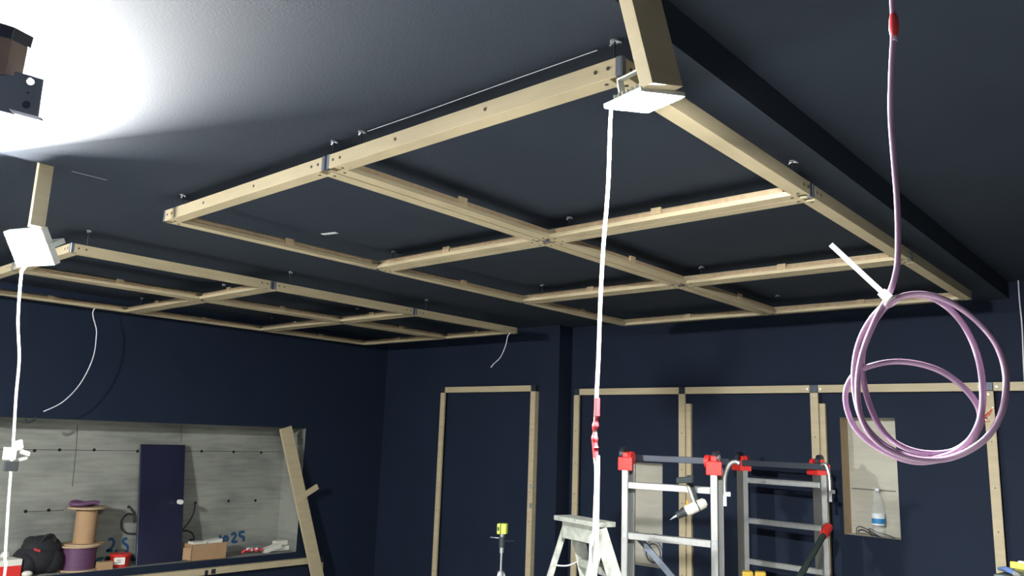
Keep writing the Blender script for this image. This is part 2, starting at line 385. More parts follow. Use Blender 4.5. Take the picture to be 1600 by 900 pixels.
# left plank and lamp
m = MB(); m.box((STEPX - .035, .985, 2.33), (STEPX - .008, 1.037, CEIL + .035), 'pine')
tag(m.build('hanging_plank', bevel=.001), 'short pine plank hanging from the ceiling above the left work light', 'plank')
NL = V((.31, -.78, -.54)).normalized()
PL = ad(45, 388, 3.12)
flood('work_light', 'glaring flood light at far left under its hanging plank', PL, NL, Z, .20, .15, 'led_left')
# middle plank and lamp
bl = ad(1017, 118, 1.71); br = ad(1070, 146, 1.78); tl = ad(985, 0, 1.73); tr = ad(1036, 0, 1.80)
ln = ((tl + tr) / 2 - (bl + br) / 2); Ld = ln.normalized(); wv = (br - bl); wv -= Ld * wv.dot(Ld); wv = wv / 2
top = (bl + br) / 2 + Ld * ((CEIL2 - .03 - ((bl + br) / 2).z) / Ld.z - .012)
nn = Ld.cross(wv).normalized()
if nn.dot(FW) < 0: nn = -nn
m = MB(); c0 = (bl + br) / 2
m.bar(c0 + nn * .017, top + nn * .017, wv, .017, 'pine')
tag(m.build('hanging_plank', bevel=.001), 'wide tilted pine plank above the middle work light, in front of the big frame', 'plank')
PM = V((-.919, 1.469, 2.361))
tm, u_, v_, n_ = flood('work_light', 'bright flood light in the middle, facing down at the foot of the tilted plank', PM, V((.064, .202, -.977)), V((.187, .96, .211)), .118, .148, 'led_mid', .012)
flood('work_light', 'added unseen fill lamp under the ceiling, lighting the beam fronts', V((-3.6, -1.5, 2.40)), V((-.30, .50, -1)), X, .22, .16, 'led_added')  # added lamp out of view, brightens beam fronts and left wall
# cords
def cord(name, pts, r, mn, label, seg=10, k=8):
    m = MB(); m.tube(spline(pts, k), r, mn, seg); return m
c = thing('power_cord', 'white cord hanging from the left work light with a taped white junction', 'cord', ax(33, 430, -3.38))
m = cord('', [PL - NL * .04 + V((0, 0, -.02)), PL - NL * .02 + V((.0, -.02, -.09))] + [ax(*p, -3.38) for p in [(33, 430), (28, 500), (30, 560), (25, 620), (21, 690), (18, 725), (13, 790), (8, 870), (3, 930)]] + [V((-3.38, ax(3, 930, -3.38).y, .02))], .0048, 'white_cord', '')
part(m, 'cable', c)
m = MB(); q = ax(20, 709, -3.36)
m.obox(q + V((0, -.01, 0)), X * .012, Y * .020, Z * .022, 'white_plastic'); m.obox(q + V((.004, .012, .03)), X * .01, V((0, .014, .006)), V((0, -.004, .016)), 'white_plastic')
m.obox(q + V((0, .038, .004)), X * .008, V((0, .018, -.006)), Z * .008, 'white_plastic'); m.obox(q + V((0, .036, -.018)), X * .008, V((0, .014, .004)), Z * .006, 'white_plastic')
part(m, 'junction_wrap', c, .004)
m = MB(); m.obox(q + V((0, 0, -.045)), X * .012, Y * .022, Z * .018, 'dark_plastic'); part(m, 'plug', c, .004, 'dark plug under the white wrap')
yc = 1.50
c = thing('power_cord', 'white cord hanging from the middle work light with red tape halfway', 'cord', ay(953, 180, yc))
pm = [(953, 166), (953, 200), (950, 290), (943, 380), (938, 470), (935, 560), (932, 622), (930, 680), (930, 712), (932, 740), (930, 800), (928, 850), (922, 930)]
P = [ay(*p, yc) for p in pm]; P[0] = ay(955, 168, yc)
m = cord('', P + [V((P[-1].x, yc, .02))], .0046, 'white_cord', ''); part(m, 'cable', c)
m = MB(); a = [ay(px + 3.8, py, yc - .004) for px, py in [(931, 712), (931, 740), (930, 800), (929, 850), (925, 930)]]; m.tube(spline(a, 6), .0034, 'white_cord', 8); part(m, 'second_strand', c)
m = MB(); m.tube(spline([ay(*p, yc) for p in [(933, 622), (932.5, 650)]], 4), .0066, 'red_tape', 10)
m.tube(spline([ay(*p, yc) for p in [(932, 651), (930, 668), (929, 685), (931, 700)]], 6), [.0062 - .0016 * math.sin(i * .9) for i in range(19)], 'red_tape', 10)
m.tube(spline([ay(*p, yc) for p in [(929, 690), (931, 715)]], 4), .0064, 'red_tape', 10)
part(m, 'red_tape', c)
# lilac cable coil
yk = .92
seq = [(1397, -75), (1394, 0), (1396, 45), (1393, 110), (1392, 180), (1396, 240), (1402, 320), (1403, 395), (1399, 430), (1388, 462),
       (1368, 500), (1348, 550), (1340, 600), (1345, 650), (1370, 690), (1420, 715), (1480, 717), (1535, 690), (1565, 645), (1572, 590), (1558, 540), (1525, 500), (1480, 470), (1435, 459), (1392, 470),
       (1358, 503), (1338, 550), (1335, 610), (1352, 665), (1395, 703), (1450, 717), (1500, 702), (1530, 660), (1535, 600), (1524, 545), (1500, 500), (1465, 470), (1425, 461), (1390, 474),
       (1357, 520), (1347, 570), (1358, 630), (1385, 680), (1430, 705), (1485, 706), (1520, 682), (1532, 648), (1512, 612), (1470, 580), (1420, 566), (1375, 568), (1335, 585), (1321, 620), (1334, 665), (1372, 700), (1430, 722), (1490, 712), (1518, 690), (1538, 650)]
pts = []
for i, p in enumerate(seq):
    off = 0 if i < 10 else .0085 * ((i - 10) // 14.6) - .004 + .003 * math.sin(i * 1.7)
    pts.append(ay(*p, yk + off))
pts[0] = V((pts[1].x, yk, CEIL2))
c = thing('cable_coil', 'lilac cable hanging from the ceiling in loose loops at right', 'cable coil', pts[9])
m = MB(); m.tube(spline(pts, 8), .0031, 'lilac_cable', 12); part(m, 'cable', c)
m = MB(); m.tube([ay(1395.5, 22, yk), ay(1396.5, 30, yk), ay(1397, 45, yk), ay(1397, 57, yk)], [.0035, .005, .0056, .0038], 'red_tape', 10); part(m, 'red_tape', c)
m = MB()
e = ay(1538, 650, yk + .02)
for dx, dy in ((12, -9), (10, -4), (14, -13), (8, 8)): m.tube(spline([e, ay(1538 + dx * .5, 650 + dy * .7 + 3, yk), ay(1538 + dx, 650 + dy, yk)], 4), .0006, 'copper', 5)
part(m, 'wire_ends', c)
c2 = thing('zip_tie', 'white zip tie sticking out above the lilac cable coil', 'zip tie', ay(1385, 462, yk))
a, b = ay(1298, 382, yk - .04), ay(1380, 458, yk - .01); dd = (b - a).normalized(); sv = dd.cross(Y).normalized()
m = MB(); m.obox((a + b) / 2, (b - a) / 2, sv * .0028, dd.cross(sv) * .0008, 'nylon'); part(m, 'strap', c2, .0004)
m = MB(); m.obox(ay(1383, 461, yk - .010), dd * .005, sv * .005, Y * .004, 'nylon'); part(m, 'head', c2, .001)
m = MB(); cc = ay(1390, 467, yk); d3 = (ay(1396, 455, yk) - ay(1386, 480, yk)).normalized()
m.tube([cc + (sv * math.cos(t) * .009 + Y * math.sin(t) * .012) + dd * .004 for t in [i * math.pi / 8 for i in range(17)]], .0014, 'white_plastic', 6); part(m, 'loop', c2)
# thin hanging wires
def wire(pts, r, mn, label, cat='wire'):
    m = MB(); m.tube(spline(pts, 6), r, mn, 6); tag(m.build('hanging_wire'), label, cat)
wire([V((-4.45, 5.06, 2.5))] + [ay(*p, 5.03) for p in [(794, 524), (790, 540), (782, 558), (772, 568), (767, 574)]], .004, 'strip_white', 'thin pale wire dangling from the far corner of the farther ceiling frame')
q = az(1591, 438, CEIL2)
wire([q] + [ay(*p, q.y) for p in [(1593, 470), (1597, 510), (1599, 560), (1603, 640)]], .0045, 'strip_white', 'thin white wire hanging at the right edge')
wire([V((-6.50, 2.93, HF + .01))] + [ax(*p, -6.52) for p in [(152, 480), (151, 520), (145, 560), (125, 600), (98, 628), (68, 643)]], .004, 'strip_white', 'faint curved wire hanging over the concrete niche')
m = MB(); m.tube(spline([ax(*p, XL + .012) for p in [(57, 652), (50, 658), (42, 660), (39, 655)]], 5), .009, 'dark_plastic', 6)
tag(m.build('wall_hook'), 'small dark hook at the top edge of the concrete niche', 'hook')
# corner of a further frame at upper left
f = thing('hanging_bracket', 'wooden post end with dark steel brackets at the upper left', 'bracket', ad(20, 150, 1.5))
D = 1.5
def Q(px, py, dd=0): return ad(px, py, D + dd)
dv = (Q(22, 40) - Q(12, 120)).normalized()
m = MB(); m.prism([Q(-40, 130), Q(8, 118), Q(19, 60), Q(22, 45), Q(-40, 25)], FW * .05, 'shaded_wood'); part(m, 'post', f, .001)
m = MB(); m.prism([Q(-42, 48, -.006), Q(18, 61, -.006), Q(23, 43, -.006), Q(-42, 22, -.006)], FW * .06, 'dark_steel'); part(m, 'cap', f, .001)
m = MB(); m.prism([Q(-60, 100), Q(23, 119), Q(16, 170), Q(17, 178), Q(-60, 158)], FW * .02, 'bracket_steel'); part(m, 'arm_plate', f, .001)
m = MB()
# plate with a real round hole
pc = [Q(23, 111, -.01), Q(67, 124, -.01), Q(59, 182, -.01), Q(14, 170, -.01)]
hc = Q(47, 127.5, -.01); uu = (pc[1] - pc[0]).normalized(); vv = (pc[3] - pc[0]); vv = (vv - uu * vv.dot(uu)).normalized(); nn = uu.cross(vv)
N = 32; ring = [hc + uu * math.cos(2 * math.pi * i / N) * .0085 + vv * math.sin(2 * math.pi * i / N) * .0062 for i in range(N)]
def edgept(d):
    best = None
    for i in range(4):
        a, b = pc[i], pc[(i + 1) % 4]; ex = b - a
        A = ((d.dot(uu), -ex.dot(uu)), (d.dot(vv), -ex.dot(vv))); r_ = ((a - hc).dot(uu), (a - hc).dot(vv))
        det = A[0][0] * A[1][1] - A[0][1] * A[1][0]
        if abs(det) < 1e-12: continue
        t = (r_[0] * A[1][1] - A[0][1] * r_[1]) / det; s = (A[0][0] * r_[1] - A[1][0] * r_[0]) / det
        if t > 0 and -1e-6 <= s <= 1 + 1e-6 and (best is None or t < best): best = t
    return hc + d * best
dirs = [(i, (ring[i] - hc).normalized()) for i in range(N)]
th = nn * .003 * (1 if nn.dot(FW) > 0 else -1)
out = [edgept(d) for _, d in dirs]
for c_ in pc:
    k_ = min(range(N), key=lambda i: (out[i] - c_).length); out[k_] = c_
for s in (V((0, 0, 0)), th):
    m.add([p + s for p in ring] + [p + s for p in out], [(i, (i + 1) % N, N + (i + 1) % N, N + i) for i in range(N)], 'bracket_steel')
m.add(out + [p + th for p in out], [(i, (i + 1) % N, N + (i + 1) % N, N + i) for i in range(N)], 'bracket_steel')
m.add(ring + [p + th for p in ring], [(i, (i + 1) % N, N + (i + 1) % N, N + i) for i in range(N)], 'bracket_steel')
m.prism([pc[3], pc[2], pc[2] + V((0, 0, -.006)) + FW * .012, pc[3] + V((0, 0, -.006)) + FW * .012], FW * .012, 'bracket_steel')
part(m, 'hole_plate', f)
m = MB(); m.disc(Q(41, 164, -.011), -nn if nn.dot(FW) > 0 else nn, .007, 'dark_steel', .001); m.disc(Q(44, 145, -.011), -nn if nn.dot(FW) > 0 else nn, .002, 'dark_steel', .001); part(m, 'rivet', f)
tq = Q(-42, 40, .03); m = MB(); m.bar(tq, V((tq.x, tq.y, CEIL)), RT * .018, .018, 'raw_wood'); part(m, 'hanger_post', f)
# ------------------------------------------------------------------ things in the niche (floor z .458)
NZ = .458
def nx(px, py, d=.15): return ax(px, py, XL - d)
def at_floor(px, py): return az(px, py, NZ)
p = thing('door_leaf', 'tall dark navy door panel with a white knob leaning in the niche', 'panel', ax(250, 880, XL - .2))
a0, a1 = ax(219, 694, XL - .30), ax(288, 695, XL - .30); b0, b1 = ax(211, 883, XL - .10), ax(282, 876.5, XL - .12)
b0.z = b1.z = NZ; 
m = MB(); m.prism([b0, b1, a1, a0], X * .022, 'panel_navy'); part(m, 'slab', p, .003)
m = MB(); k = ax(279.5, 784, XL - .155); m.tube([k, k + X * .045], .02, 'white_plastic', 14); part(m, 'knob', p, .002)
# reels
def reel(name, label, cx, cy, z, R, rc, h, core, group=None):
    t = thing(name, label, 'cable reel', (cx, cy, z))
    m = MB(); m.tube([(cx, cy, z + .012), (cx, cy, z + h - .012)], rc, core, 28); part(m, 'core' if core == 'cardboard' else 'wound_cable', t)
    for zz in (z, z + h - .012):
        m = MB(); m.tube([(cx, cy, zz), (cx, cy, zz + .012)], R, 'raw_wood', 28)
        m.tube([(cx, cy, zz - .0), (cx, cy, zz + .0121)], R * .2, 'dark_plastic', 12); part(m, 'flange', t)
    return t
pc_ = ax(119, 890, XL - .15)
reel('cable_reel', 'lower reel wound with purple cable in the niche', pc_.x, pc_.y, NZ, .150, .128, .190, 'purple_reel')
reel('cable_reel', 'empty upper reel with a tan core stacked on the purple reel', pc_.x + .0, pc_.y + .03, NZ + .190, .148, .080, .29, 'cardboard')
m = MB(); m.tube(spline([(pc_.x + .05 * math.cos(t * .7), pc_.y + .09 * math.cos(t), NZ + .505 + .01 * math.sin(t * 2)) for t in range(7)], 6), .018, 'purple_reel', 8)
tag(m.build('cable_scrap'), 'short dark cable scrap lying on top of the upper reel', 'cable')
# bag
bc = ax(57, 880, XL - .15)
t = thing('tool_bag', 'slumped black fabric bag in the niche with a small red badge', 'bag', (bc.x, bc.y, NZ))
m = MB(); m.ball((bc.x, bc.y, NZ + .11), .13, .175, .115, 'bag_black'); m.ball((bc.x, bc.y + .02, NZ + .18), .10, .145, .10, 'bag_black'); m.ball((bc.x - .02, bc.y - .05, NZ + .225), .05, .055, .05, 'bag_black')
m.ball((bc.x + .05, bc.y - .09, NZ + .085), .08, .09, .085, 'bag_black'); m.ball((bc.x + .05, bc.y + .09, NZ + .09), .07, .08, .09, 'bag_black')
bo = part(m, 'body', t)
m = MB(); m.tube(spline([(bc.x + .07, bc.y - .01, NZ + .24), (bc.x + .08, bc.y + .02, NZ + .285), (bc.x + .07, bc.y + .07, NZ + .28), (bc.x + .07, bc.y + .09, NZ + .23)], 6), .010, 'bag_black', 8); part(m, 'handle', t)
m = MB(); m.obox((bc.x + .105, bc.y - .045, NZ + .185), X * .006, V((0, .022, -.008)), Z * .009, 'red_tape'); part(m, 'badge', t, .002, 'small red badge')
# boxes
def open_box(name, label, c, sx, sy, h, mn, cat='box', rot=0.):
    t = thing(name, label, cat, c); R = Matrix.Rotation(rot, 3, 'Z'); m = MB(); th_ = .004
    for s in (-1, 1):
        m.obox(V(c) + R @ V((s * (sx / 2 - th_ / 2), 0, h / 2)), R @ V((th_ / 2, 0, 0)), R @ V((0, sy / 2, 0)), Z * h / 2, mn)
        m.obox(V(c) + R @ V((0, s * (sy / 2 - th_ / 2), h / 2)), R @ V((sx / 2, 0, 0)), R @ V((0, th_ / 2, 0)), Z * h / 2, mn)
    m.obox(V(c) + V((0, 0, th_ / 2)), R @ V((sx / 2, 0, 0)), R @ V((0, sy / 2, 0)), Z * th_ / 2, mn)
    part(m, 'carton', t); return t, R
q = ax(318, 876, XL - .10); q.z = NZ
bx, R = open_box('cardboard_box', 'open brown cardboard box right of the navy panel holding white cartons', q, .17, .33, .140, 'cardboard')
m = MB(); c0 = q + V((.05, -.185, .06)); m.obox(c0, V((.03, .02, 0)), V((.0, .004, 0)), Z * .05, 'cardboard'); part(m, 'flap', bx)
for k, (dy, z_, s, r_) in enumerate([(-.075, .09, (.05, .07, .062), .0), (.075, .097, (.05, .075, .062), .12)]):
    m = MB(); c0 = q + V((0, dy, z_)); R = Matrix.Rotation(r_, 3, 'X'); m.obox(c0, R @ V((s[0], 0, 0)), R @ V((0, s[1] - .01, 0)), R @ V((0, 0, s[2])), 'paper')
    tag(m.build('white_carton', bevel=.002), ['small white carton at the left inside the brown cardboard box', 'tilted white carton at the right inside the brown cardboard box'][k], 'carton')
q = ax(186, 888, XL - .12); q.z = NZ
t = thing('red_tub', 'small red tub with a white label left of the navy panel', 'tub', q)
m = MB(); m.tube([q, q + Z * .08, q + Z * .082, q + Z * .10], [.068, .076, .082, .082], 'red_plastic', 24); part(m, 'tub', t)
m = MB(); m.obox(q + V((.071, -.036, .052)), V((.006, .0, 0)), V((.014, .036, 0)), Z * .028, 'paper')
for zz in (.045, .060): m.obox(q + V((.0775, -.036, zz)), X * .001, V((.004, .018, 0)), Z * .002, 'dark_plastic')
part(m, 'label', t)
q = ax(162, 893, XL - .04); q.z = NZ
m = MB(); m.obox(q + Z * .03, X * .03, Y * .055, Z * .03, 'cardboard'); tag(m.build('carton', bevel=.002), 'tiny tan carton at the niche edge before the red tub', 'carton')
q = ax(9, 897, XL - .08); q.z = NZ
t = thing('product_box', 'red and white box at the far left of the niche', 'box', q)
m = MB(); m.obox(q + Z * .045, X * .07, Y * .075, Z * .045, 'red_plastic'); part(m, 'lower_half', t, .002)
m = MB(); m.obox(q + Z * .112, X * .07, Y * .075, Z * .022, 'paper'); part(m, 'upper_half', t, .002, 'pale grey top band')
q = ax(42, 897, XL - .03); q.z = NZ
m = MB(); m.ball(q + Z * .022, .03, .04, .022, 'paper'); tag(m.build('paper_scrap'), 'crumpled white paper scrap beside the black bag', 'paper')
q = ax(8, 868, XL - .22); q.z = NZ
m = MB(); m.ball(q + Z * .07, .05, .05, .07, 'paper'); m.ball(q + Z * .13, .03, .035, .04, 'paper'); tag(m.build('white_bag'), 'small white plastic bag behind the red and white box', 'bag')
# clutter at the right end
q = ax(392, 861, XL - .12); q.z = NZ
m = MB(); m.tube(spline([q + V((.02 * math.sin(t * 2.1), -.09 + .02 * t, .02 + .02 * abs(math.sin(t * 1.3)))) for t in range(11)], 5), .014, 'red_tape', 8)
m.tube(spline([q + V((.03 * math.cos(t * 2.1), -.06 + .018 * t, .03 + .02 * abs(math.cos(t * 1.7)))) for t in range(8)], 5), .008, 'strip_white', 8)
tag(m.build('cable_tangle'), 'small tangle of red and white cable at the right part of the niche', 'cable')
q = ax(445, 852, XL - .15); q.z = NZ
for k, (dy, dz, L, r_) in enumerate([(-.16, .03, .09, .25), (.04, .02, .19, .0), (.06, .068, .15, .04)]):
    m = MB(); R = Matrix.Rotation(r_, 3, 'X'); m.obox(q + V((.02 - .03 * k, dy, dz + .004)), V((.04, 0, 0)), R @ V((0, L, 0)), R @ V((0, 0, .02)), 'paper')
    tag(m.build('foam_offcut', bevel=.003), ['tilted white foam offcut nearest the cardboard box', 'lower white foam offcut behind the leaning plank', 'white foam offcut lying on top of another at the niche end'][k], 'foam offcut')
# leaning plank with a stub
a = ax(446, 668, XL + .035); b = ax(497, 905, XL + .12)
d = (b - a).normalized(); b = a + d * ((0.0 - a.z) / d.z) if False else a + d * ((.03 - a.z) / d.z)
t = thing('leaning_plank', 'raw pine plank with a side peg leaning across the right end of the niche', 'plank', b)
m = MB(); sv = V((0, 1, 0)) - d * d.y; sv = sv.normalized() * .064; m.bar(a, b, sv, .012, 'pine'); part(m, 'board', t, .002)
m = MB(); s0 = ax(466, 780, XL + .085); s1 = ax(496, 760, XL + .11); m.bar(s0, s1, V((.0, -.012, .022)), .014, 'pine'); part(m, 'peg', t, .002)
# black cables on the concrete, painted numbers
def wallcable(px, r, label):
    m = MB(); m.tube(spline([ax(*p, nb + .012) for p in px], 6), r, 'dark_plastic', 8); tag(m.build('wall_cable'), label, 'cable')
wallcable([(201, 791), (206, 797), (209, 804), (200, 803), (191, 812), (190, 825), (198, 833), (212, 834)], .008, 'dark cable loop from the concrete left of the navy panel')
wallcable([(305, 786), (303, 800), (296, 815), (285, 829), (293, 829), (301, 834), (303, 843), (297, 843), (300, 846)], .007, 'dark cable from the concrete right of the navy panel')
def paint(par, strokes, mn, wd):
    m = MB()
    for st in strokes:
        P = spline([ax(*p, nb + .003) for p in st], 6)
        L_ = []; R_ = []
        for i, p_ in enumerate(P):
            d_ = (P[min(i + 1, len(P) - 1)] - P[max(i - 1, 0)]).normalized().cross(X) * wd; L_.append(p_ - d_); R_.append(p_ + d_)
        n_ = len(P); m.add(L_ + R_, [(i, i + 1, n_ + i + 1, n_ + i) for i in range(n_ - 1)], mn)
    o = m.build('painted_number', par, origin=ORG[par.name]); return o
paint(wl, [[(169, 844), (175, 842), (178, 848), (174, 856), (167, 861), (176, 860)], [(179, 862), (184, 861)], [(199, 842), (194, 842), (193, 848), (199, 853), (199, 860), (195, 863)]], 'graffiti_blue', .011)
paint(wl, [[(147, 872), (150, 882), (153, 873), (158, 874), (161, 870)]], 'graffiti_green', .012)
paint(wl, [[(344, 836), (345, 846)], [(353, 837), (350, 841), (352, 846), (356, 842), (353, 837)], [(361, 836), (366, 833), (368, 838), (363, 846), (371, 846)], [(382, 831), (375, 832), (375, 837), (381, 840), (380, 846)]], 'graffiti_blue', .013)
# ------------------------------------------------------------------ niche behind the right-hand frames: bottle and wire
bz = 1.03; q = ay(1374, 838, YB + .09); q.z = bz
t = thing('water_bottle', 'clear plastic water bottle with blue and white label in the right wall niche', 'bottle', q)
prof = [(0, .034), (.01, .041), (.05, .040), (.06, .037), (.10, .042), (.20, .042), (.235, .036), (.27, .020), (.288, .0135), (.30, .0135)]
m = MB(); m.tube([q + Z * h for h, r in prof], [r for h, r in prof], 'bottle_plastic', 24); part(m, 'body', t)
m = MB(); m.tube([q + Z * .075, q + Z * .150], .0428, 'label_white', 24, caps=False); m.tube([q + Z * .084, q + Z * .118], .0432, 'label_blue', 24, caps=False); part(m, 'label', t)
m = MB(); m.tube([q + Z * .298, q + Z * .317], .0155, 'label_white', 16); part(m, 'cap', t)
m = MB(); pts = [(1338, 834), (1339, 825), (1345, 823), (1362, 831), (1375, 839), (1390, 842), (1400, 843), (1392, 838), (1372, 832), (1358, 826), (1362, 834), (1380, 841), (1396, 843.5)]
m.tube(spline([ay(px, py, YB + .045 + .02 * math.sin(i)) for i, (px, py) in enumerate(pts)], 6), .0035, 'dark_steel', 6)
m.tube(spline([ay(px, py, YB + .05) for px, py in [(1343, 832), (1341, 829), (1350, 829), (1361, 836), (1372, 841)]], 6), .0035, 'dark_steel', 6)
tag(m.build('bent_wire'), 'bent dark wire around the foot of the water bottle', 'wire')
m = MB(); cc = V((-3.56, YB + .07, .72))
for k in range(4):
    R_ = .065 + .014 * k
    m.tube([cc + V((math.cos(t_) * R_, .01 * k - .02, math.sin(t_) * R_ * 1.1 + .01 * k)) for t_ in [i * math.pi / 12 for i in range(25)]], .005, ['dark_plastic', 'blue_tool', 'strip_white', 'dark_plastic'][k], 6)
tag(m.build('cable_bundle'), 'coil of dark and pale cables in the niche behind the tall ladder', 'cable')
# ------------------------------------------------------------------ articulated ladders
def artic_ladder(name, label, pl, pr, ztop, rungs, dirn, rail_w, hook_side):
    # pl, pr: plan positions of left/right rails; dirn = plan direction front->back
    t = thing(name, label, 'ladder', ((pl.x + pr.x) / 2, (pl.y + pr.y) / 2, 0))
    u = (pr - pl); u.z = 0; u.normalize(); n = V(dirn).normalized()
    for s, p in ((1, pl), (-1, pr)):
        for k in (0, 1):   # front and back section, channel rails
            q = p + n * (.085 * k) + u * (.034 * k)
            m = MB(); b0 = V((q.x, q.y, 0)); b1 = V((q.x, q.y, ztop))
            m.bar(b0 + n * .0, b1 + n * .0, u * .017, .002, 'aluminium')
            m.bar(b0 - u * .017 + n * .03, b1 - u * .017 + n * .03, n * .03, .002, 'aluminium')
            m.bar(b0 + u * .017 + n * .03, b1 + u * .017 + n * .03, n * .03, .002, 'aluminium')
            part(m, 'rail', t, .001)
        # hinge
        m = MB(); q = V((p.x, p.y, ztop)) + n * .055
        m.obox(q + Z * .0, u * .045, n * .060, Z * .038, 'red_plastic')
        m.obox(q + Z * .05 - n * .02, u * .018, n * .028, Z * .016, 'red_plastic')
        hg = part(m, 'hinge', t, .005, 'red plastic hinge'); ORG[hg.name] = ORG[t.name]
        m = MB(); m.tube([q + Z * .055 - u * .026 * s, q + Z * .055 + u * .0 * s], .042, 'dark_steel', 18); m.disc(q + Z * .055 - u * .03 * s - u * .004, u, .018, 'zinc', .008); part(m, 'hinge_disc', hg)
        m = MB(); m.tube([q + Z * .035 + u * .02 * s, q + Z * .035 + u * .045 * s], .036, 'red_plastic', 18); part(m, 'hinge_knob', hg)
        for z_ in rungs:
            m = MB(); m.obox(V((p.x, p.y, z_ - .01)) - n * .004 + u * .0, u * .011, n * .003, Z * .016, 'zinc'); part(m, 'rung_rivet', t, .002)
    for z_ in rungs:
        for k in (0, 1):
            m = MB(); a = V((pl.x, pl.y, z_)) + n * (.03 + .085 * k) + u * .02; b = V((pr.x, pr.y, z_)) + n * (.03 + .085 * k) - u * .02
            if k == 1: continue
            m.bar(a, b, n * .024, .0035, 'aluminium'); m.bar(a - Z * .018 - n * .014, b - Z * .018 - n * .014, Z * .016, .008, 'aluminium')
            part(m, 'rung', t, .002)
    return t, u, n
H1 = V((RT.x, RT.y, 0)).normalized()
pl, pr = ad(976, 800, 4.60), ad(1116, 800, 4.33)
nd = V((FW.x, FW.y, 0)).normalized(); nd = (nd + H1 * .25).normalized()
zt = ad(976, 725, 4.60).z
r1 = [zt - .105 - .282 * k for k in range(5)]
lad, u, n = artic_ladder('folding_ladder', 'nearer tall aluminium folding ladder with red hinges and a drill on its rung', pl, pr, zt, r1, nd, .017, 1)
m = MB(); z = zt + .035; m.bar(V((pl.x, pl.y, z)) + n * .14, V((pr.x, pr.y, z)) + n * .14 + u * .09, Z * .018, .012, 'dark_steel'); part(m, 'top_bar', lad, .002, 'dark steel bar')
m = MB(); a = V((pl.x, pl.y, zt - .40)) + n * .15 + u * .05; m.bar(a, a + u * .42 - Z * .40, V(u) * .012 + Z * .012, .008, 'bracket_steel'); part(m, 'brace', lad, .001)
hk = V((pr.x, pr.y, zt)) + n * .05 + u * .06
def hook(par, hk, u, s=1):
    m = MB(); P_ = [hk + u * .085 * s + Z * .03, hk + u * .06 * s + Z * .04, hk + u * .03 * s + Z * .025, hk + u * .008 * s - Z * .02, hk - Z * .07, hk + u * .0 - Z * .13]
    m.tube(spline(P_, 5), .013, 'aluminium', 8); m.obox(hk - Z * .135 + u * .012, u * .02, n * .012, Z * .012, 'aluminium'); m.obox(hk - Z * .17, u * .010, n * .006, Z * .03, 'zinc'); part(m, 'locking_hook', par, .001)
hook(lad, hk, u)
pl2, pr2 = ad(1166, 800, 5.62), ad(1289, 800, 5.22)
zt2 = ad(1166, 728, 5.62).z
r2 = [zt2 - .085 - .275 * k for k in range(5)]
lad2, u2, n2 = artic_ladder('folding_ladder', 'farther aluminium folding ladder with red hinges and a dark brace tube', pl2, pr2, zt2, r2, (nd - H1 * .5), .017, 1)
m = MB(); z = zt2 + .02; m.bar(V((pl2.x, pl2.y, z)) - n2 * .03 - u2 * .04, V((pr2.x, pr2.y, z)) - n2 * .03, Z * .02, .010, 'dark_steel'); part(m, 'top_bar', lad2, .002, 'dark steel bar')
hook(lad2, V((pr2.x, pr2.y, zt2)) + u2 * .02 - n2 * .03, u2, -.6)
m = MB(); a = ad(1291, 829, 5.1); b = ad(1236, 925, 4.55); m.tube([a, b, a + (b - a) * 2.0], .019, 'bench_top', 12); part(m, 'brace_tube', lad2)
m = MB(); d_ = (b - a).normalized(); m.tube([a - d_ * .05, a - d_ * .02, a + d_ * .06], [.028, .032, .026], 'red_plastic', 12); part(m, 'brace_joint', lad2, 0, 'red plastic joint')
# stepladder, paint-spattered
t = thing('step_ladder', 'small paint-spattered grey step ladder left of the tall folding ladder', 'step ladder', (0, 0, 0))
c0 = ad(915, 815, 4.0); c0 = V((c0.x, c0.y, 0)); t.location = c0; ORG[t.name] = c0.copy()
dS = (H1 * 1.0 + V((nd.x, nd.y, 0)) * -.35).normalized()        # top plate's long direction seen nearly flat
dO = H1
TL = ad(889, 822, 4.15); TR = ad(937, 828, 3.82)
zz = (TL.z + TR.z) / 2; TL.z = TR.z = zz; lat = (TR - TL).normalized(); opn = (H1 - lat * H1.dot(lat) * .0).normalized()
ct = (TL + TR) / 2
perp = V((-lat.y, lat.x, 0))
m = MB(); e1 = ad(880, 811, 4.15); e2 = ad(947, 817, 3.85); e1.z = e2.z = (e1.z + e2.z) / 2; pe = (e2 - e1).normalized(); pp = V((-pe.y, pe.x, 0))
m.obox((e1 + e2) / 2, (e2 - e1) / 2, pp * .06, Z * .012, 'painted_ladder'); part(m, 'top_plate', t, .003)
m = MB(); m.obox((e1 + e2) / 2 - Z * .055 - pp * .02, (e2 - e1) * .40, pp * .012, Z * .042, 'painted_ladder'); part(m, 'apron', t, .003)
topz = e1.z - .02
for p0, sl, wd, nm in ((V((TL.x, TL.y, topz)) + H1 * .03, .24, .034, 'front_rail'), (V((TR.x, TR.y, topz)), .34, .034, 'front_rail'), (V((TL.x, TL.y, topz)) - H1 * .01, -.30, .016, 'rear_rail'), (V((TR.x, TR.y, topz)) + H1 * .01, -.24, .026, 'rear_rail')):
    ft = V((p0.x, p0.y, 0)) + H1 * sl * p0.z
    m = MB(); dd_ = (ft - p0).normalized(); wv_ = (H1 - dd_ * H1.dot(dd_)).normalized() * wd; m.bar(p0 - Z * 0, ft, wv_, .012, 'painted_ladder'); part(m, nm, t, .002)
for k in range(4):
    z_ = topz - .20 - .24 * k
    a = V((TL.x, TL.y, z_)) + H1 * (.03 + .24 * (topz - z_)); b = V((TR.x, TR.y, z_)) + H1 * (.34 * (topz - z_))
    m = MB(); m.bar(a, b, V((0, 0, .018)), .03, 'painted_ladder'); part(m, 'tread', t, .002)
